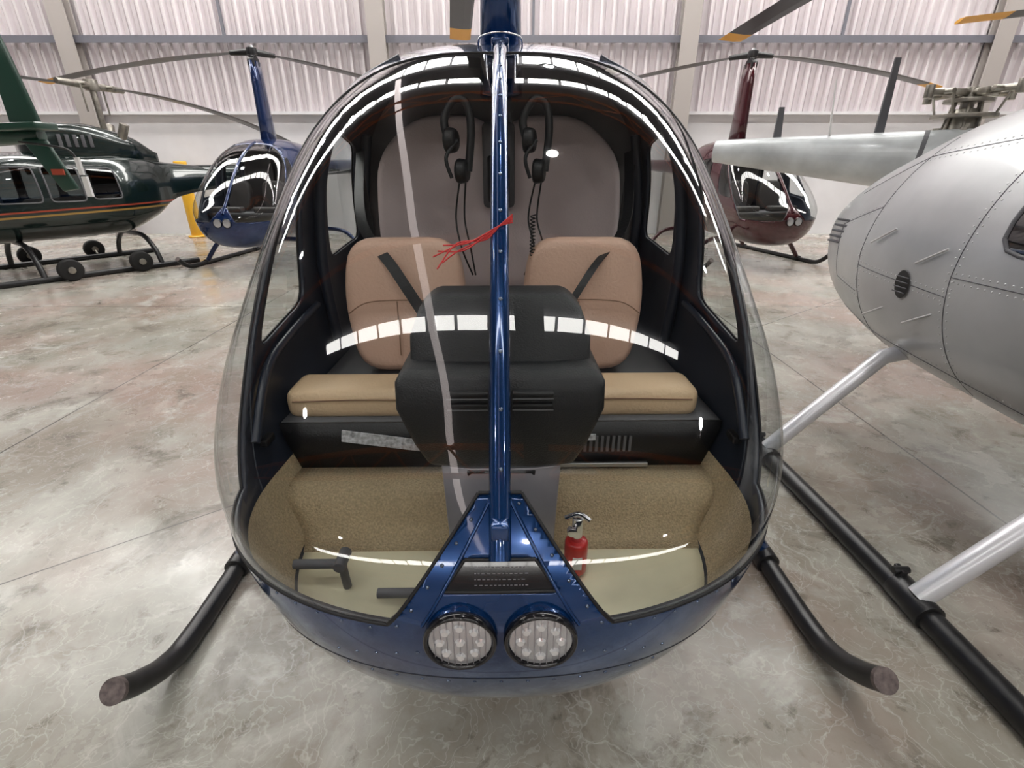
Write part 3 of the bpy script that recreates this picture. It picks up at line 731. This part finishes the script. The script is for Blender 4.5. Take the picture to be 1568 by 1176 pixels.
# ------------------------------------------------------------ hangar
def floor_mat():
    m=bpy.data.materials.new('polished_concrete'); m.use_nodes=True; nt=m.node_tree; L=nt.links; b=nt.nodes['Principled BSDF']
    tc=nt.nodes.new('ShaderNodeTexCoord')
    def noise(sc,det=6,rough=.6,dist=0,vec=None):
        n=nt.nodes.new('ShaderNodeTexNoise'); n.inputs['Scale'].default_value=sc; n.inputs['Detail'].default_value=det; n.inputs['Roughness'].default_value=rough; n.inputs['Distortion'].default_value=dist
        L.new(vec or tc.outputs['Object'],n.inputs['Vector']); return n.outputs['Fac']
    def ramp(f,p0,p1,c0,c1):
        r=nt.nodes.new('ShaderNodeValToRGB'); e=r.color_ramp.elements; e[0].position=p0;e[1].position=p1;e[0].color=(*c0,1);e[1].color=(*c1,1); L.new(f,r.inputs['Fac']); return r.outputs['Color']
    def mix(f,a,bb,mode='MIX'):
        x=nt.nodes.new('ShaderNodeMix'); x.data_type='RGBA'; x.blend_type=mode
        if isinstance(f,(int,float)): x.inputs[0].default_value=f
        else: L.new(f,x.inputs[0])
        for i,v in ((6,a),(7,bb)):
            if isinstance(v,tuple): x.inputs[i].default_value=(*v,1)
            else: L.new(v,x.inputs[i])
        return x.outputs[2]
    k=(0,0,0)
    def off(v,sc=(1,1,1),rz=0):
        mp=nt.nodes.new('ShaderNodeMapping'); mp.inputs['Location'].default_value=v; mp.inputs['Scale'].default_value=sc; mp.inputs['Rotation'].default_value=(0,0,rz); L.new(tc.outputs['Object'],mp.inputs['Vector']); return mp.outputs['Vector']
    base=ramp(noise(1.3,10,.68),.34,.66,(.27,.262,.222),(.50,.49,.435))
    c=mix(ramp(noise(.9,8,.66,.4,off((3,7,0),(1,.7,1))),.46,.62,k,(.75,.75,.75)),base,(.25,.21,.165))
    c=mix(ramp(noise(.75,4,.55,0,off((9,4,0))),.45,.62,k,(.5,.5,.5)),c,(.36,.225,.19))
    c=mix(ramp(noise(2.6,9,.70,.7,off((1,2,0),(1,1,1))),.54,.66,k,(.8,.8,.8)),c,(.13,.11,.085))
    c=mix(ramp(noise(7,9,.72,.4,off((5,1,0))),.58,.68,k,(.7,.7,.7)),c,(.10,.085,.065))
    c=mix(ramp(noise(1.9,8,.66,.8,off((12,3,0))),.56,.68,k,(.6,.6,.6)),c,(.62,.62,.57))
    vo=nt.nodes.new('ShaderNodeTexVoronoi'); vo.feature='DISTANCE_TO_EDGE'; vo.inputs['Scale'].default_value=3.2
    nn=nt.nodes.new('ShaderNodeTexNoise'); nn.inputs['Scale'].default_value=2.5; nn.inputs['Detail'].default_value=5; L.new(tc.outputs['Object'],nn.inputs['Vector'])
    vm=nt.nodes.new('ShaderNodeVectorMath'); vm.operation='MULTIPLY_ADD'; vm.inputs[1].default_value=(.9,.9,0); L.new(nn.outputs['Color'],vm.inputs[0]); L.new(tc.outputs['Object'],vm.inputs[2]); L.new(vm.outputs[0],vo.inputs['Vector'])
    c=mix(ramp(vo.outputs['Distance'],.0,.014,(.35,.35,.35),k),c,(.66,.65,.60))
    vo2=nt.nodes.new('ShaderNodeTexVoronoi'); vo2.feature='DISTANCE_TO_EDGE'; vo2.inputs['Scale'].default_value=9
    vm2=nt.nodes.new('ShaderNodeVectorMath'); vm2.operation='MULTIPLY_ADD'; vm2.inputs[1].default_value=(1.6,1.6,0); L.new(nn.outputs['Color'],vm2.inputs[0]); L.new(off((4,4,0),(1,.45,1),.6),vm2.inputs[2]); L.new(vm2.outputs[0],vo2.inputs['Vector'])
    c=mix(ramp(vo2.outputs['Distance'],.0,.03,(.30,.30,.30),k),c,(.68,.67,.62))
    sx=nt.nodes.new('ShaderNodeSeparateXYZ'); L.new(tc.outputs['Object'],sx.inputs[0])
    def joint(out,o,per,wid):
        a=nt.nodes.new('ShaderNodeMath'); a.operation='ADD'; a.inputs[1].default_value=o; L.new(out,a.inputs[0])
        p=nt.nodes.new('ShaderNodeMath'); p.operation='PINGPONG'; p.inputs[1].default_value=per/2; L.new(a.outputs[0],p.inputs[0])
        l=nt.nodes.new('ShaderNodeMath'); l.operation='LESS_THAN'; l.inputs[1].default_value=wid; L.new(p.outputs[0],l.inputs[0]); return l.outputs[0]
    j1=joint(sx.outputs['X'],2.93,5.2,.006); j2=joint(sx.outputs['Y'],-5.6,5.2,.006)
    mx=nt.nodes.new('ShaderNodeMath'); mx.operation='MAXIMUM'; L.new(j1,mx.inputs[0]); L.new(j2,mx.inputs[1])
    s2=nt.nodes.new('ShaderNodeSeparateXYZ'); L.new(off((0,0,0),(1,1,1),-.64),s2.inputs[0])
    j3=joint(s2.outputs['Y'],-2.35,7.0,.004)
    m3=nt.nodes.new('ShaderNodeMath'); m3.operation='MAXIMUM'; L.new(mx.outputs[0],m3.inputs[0]); L.new(j3,m3.inputs[1])
    c=mix(m3.outputs[0],c,(.10,.09,.08))
    L.new(c,b.inputs['Base Color'])
    r=nt.nodes.new('ShaderNodeMapRange'); L.new(noise(2.2,6,.6),r.inputs[0]); r.inputs[1].default_value=.3; r.inputs[2].default_value=.7; r.inputs[3].default_value=.10; r.inputs[4].default_value=.36
    L.new(r.outputs[0],b.inputs['Roughness'])
    bp=nt.nodes.new('ShaderNodeBump'); bp.inputs['Strength'].default_value=.12; bp.inputs['Distance'].default_value=.01; L.new(noise(6,4),bp.inputs['Height']); L.new(bp.outputs[0],b.inputs['Normal'])
    return m
XW=19; YB=12.4; YF=-20; ZC=8.6
def quad(name,vs,m):
    bm=bmesh.new(); bm.faces.new([bm.verts.new(v) for v in vs]); return obj(name,bm,m)
quad('floor',[(-XW,YF,0),(XW,YF,0),(XW,YB,0),(-XW,YB,0)],floor_mat())
M['wall']=mat('corrugated_wall',(.76,.71,.73),.45,.15,noise=.08,nscale=.8)
M['wallw']=mat('white_masonry',(.76,.75,.77),.7,noise=.06,nscale=1.5)
M['walls']=mat('side_wall_sheet',(.35,.34,.35),.6)
M['steel']=mat('column_paint',(.42,.385,.365),.5)
M['girt']=mat('girt_steel',(.17,.17,.20),.5)
M['roof']=mat('roof_sheet',(.07,.07,.075),.6)
M['truss']=mat('truss_orange',(.60,.15,.03),.5)
def corrugated(name,x0,x1,y,z0,z1,flip=1):
    bm=bmesh.new(); x=x0; prev=None; P=.25; prof=[(0,0),(.06,0),(.07,.13),(.12,.13),(.13,0),(.19,0),(.195,.03),(.22,.03),(.225,0)]
    while x<x1:
        for dx,dy in prof:
            a=bm.verts.new((x+dx,y-dy*flip,z0)); b=bm.verts.new((x+dx,y-dy*flip,z1))
            if prev: bm.faces.new((prev[0],a,b,prev[1]))
            prev=(a,b)
        x+=P
    return obj(name,bm,M['wall'])
corrugated('wall_back',-XW,XW,YB,2.55,ZC+.6)
box('wall_back_base',(0,YB+.02,1.28),(2*XW,.12,2.56),M['wallw'])
box('wall_left',(-XW,(YB+YF)/2,ZC/2),(.1,YB-YF,ZC),M['walls'])
box('wall_right',(XW,(YB+YF)/2,ZC/2),(.1,YB-YF,ZC),M['walls'])
box('wall_front',(0,YF,ZC/2),(2*XW,.1,ZC),M['walls'])
box('ceiling',(0,(YB+YF)/2,ZC+.3),(2*XW,YB-YF,.1),M['roof'])
bm=bmesh.new()
for x in (-15.6,-9.2,-2.78,3.65,10.1,16.5):
    add_box(bm,(x,YB-.34,ZC/2),(.36,.04,ZC)); add_box(bm,(x,YB-.14,ZC/2),(.36,.04,ZC)); add_box(bm,(x,YB-.24,ZC/2),(.03,.2,ZC))
obj('trim_columns',bm,M['steel'])
bm=bmesh.new()
for z in (3.95,5.6,7.2):
    add_box(bm,(0,YB-.18,z),(2*XW,.10,.05)); add_box(bm,(0,YB-.23,z-.05),(2*XW,.02,.12))
x=-15.6
while x<16:
    add_box(bm,(x+3.2,YB-.17,6),(.05,.05,4.1)); x+=6.42
obj('trim_girts',bm,M['girt'])
box('trim_wall_cap',(0,YB-.09,2.57),(2*XW,.14,.06),M['wallw'])
bm=bmesh.new(); add_cyl(bm,(-7.30,YB-.6,0),(-7.30,YB-.6,1.6),.13); add_cyl(bm,(-7.30,YB-.6,0),(-7.30,YB-.6,.04),.2)
obj('safety_bollard',bm,M['ystripe'],bevel=.02)
for k,y in enumerate((-17,-11.6,-5.0,.2,5.5)):
    bm=bmesh.new()
    for z in (ZC-.9,ZC): add_box(bm,(0,y,z),(2*XW-.3,.09,.09))
    x=-XW+.3; up=True
    while x<XW-1.2:
        a=Vector((x,y,ZC-.9 if up else ZC)); b=Vector((x+1,y,ZC if up else ZC-.9)); add_cyl(bm,a,b,.03,seg=6); x+=1; up=not up
    obj(f'trim_truss_{k+1}',bm,M['truss'])
em=mat('skylight_panel',(1,1,1),.5,emis=(1,.98,.94),es=17.)
for k,(y,wd,xa,xb) in enumerate(((-14.0,.9,-14,14),(-5.9,.09,-3.5,3.2),(-2.2,.34,-6.6,6.5),(7.4,.5,-14,14),(10.6,1.1,-15,15))):
    bm=bmesh.new(); x=xa
    while x<xb: add_box(bm,(x+.42,y,ZC+.16),(.80,wd,.04)); x+=.9
    obj(f'skylight' if k==0 else f'skylight.{k:03d}',bm,em)
bm=bmesh.new(); add_cyl(bm,(-.75,-12,ZC+.1),(-3.35,9.2,ZC+.1),.12,seg=20)
obj('tube_light',bm,mat('tube_light_diffuser',(1,1,1),.5,emis=(1,.88,.86),es=3.6))
lm=mat('highbay_lens',(1,1,1),.5,emis=(1,.985,.96),es=310.)
i=0
for x in (-7.5,0.9,8):
    for y in (-9,-3.4,2.4,8.6):
        bm=bmesh.new(); add_cyl(bm,(x,y,ZC-.9),(x,y,ZC-.6),.3,.12); add_cyl(bm,(x,y,ZC-.6),(x,y,ZC+.2),.015)
        r=empty('highbay_lamp' if i==0 else f'highbay_lamp.{i:03d}')
        obj('shade',bm,M['roof'],r)
        bm=bmesh.new(); add_cyl(bm,(x,y,ZC-.93),(x,y,ZC-.905),.13); obj('lens',bm,lm,r); i+=1
w=bpy.data.worlds.new('World'); S.world=w; w.use_nodes=True
w.node_tree.nodes['Background'].inputs[0].default_value=(.8,.85,.9,1); w.node_tree.nodes['Background'].inputs[1].default_value=.4
cam=bpy.data.cameras.new('camera'); cam.sensor_width=36; cam.lens=17.2; cam.clip_start=.02
co=bpy.data.objects.new('camera',cam); COL.objects.link(co); co.location=(0,0,1.5); co.rotation_euler=(math.radians(66),0,0); S.camera=co
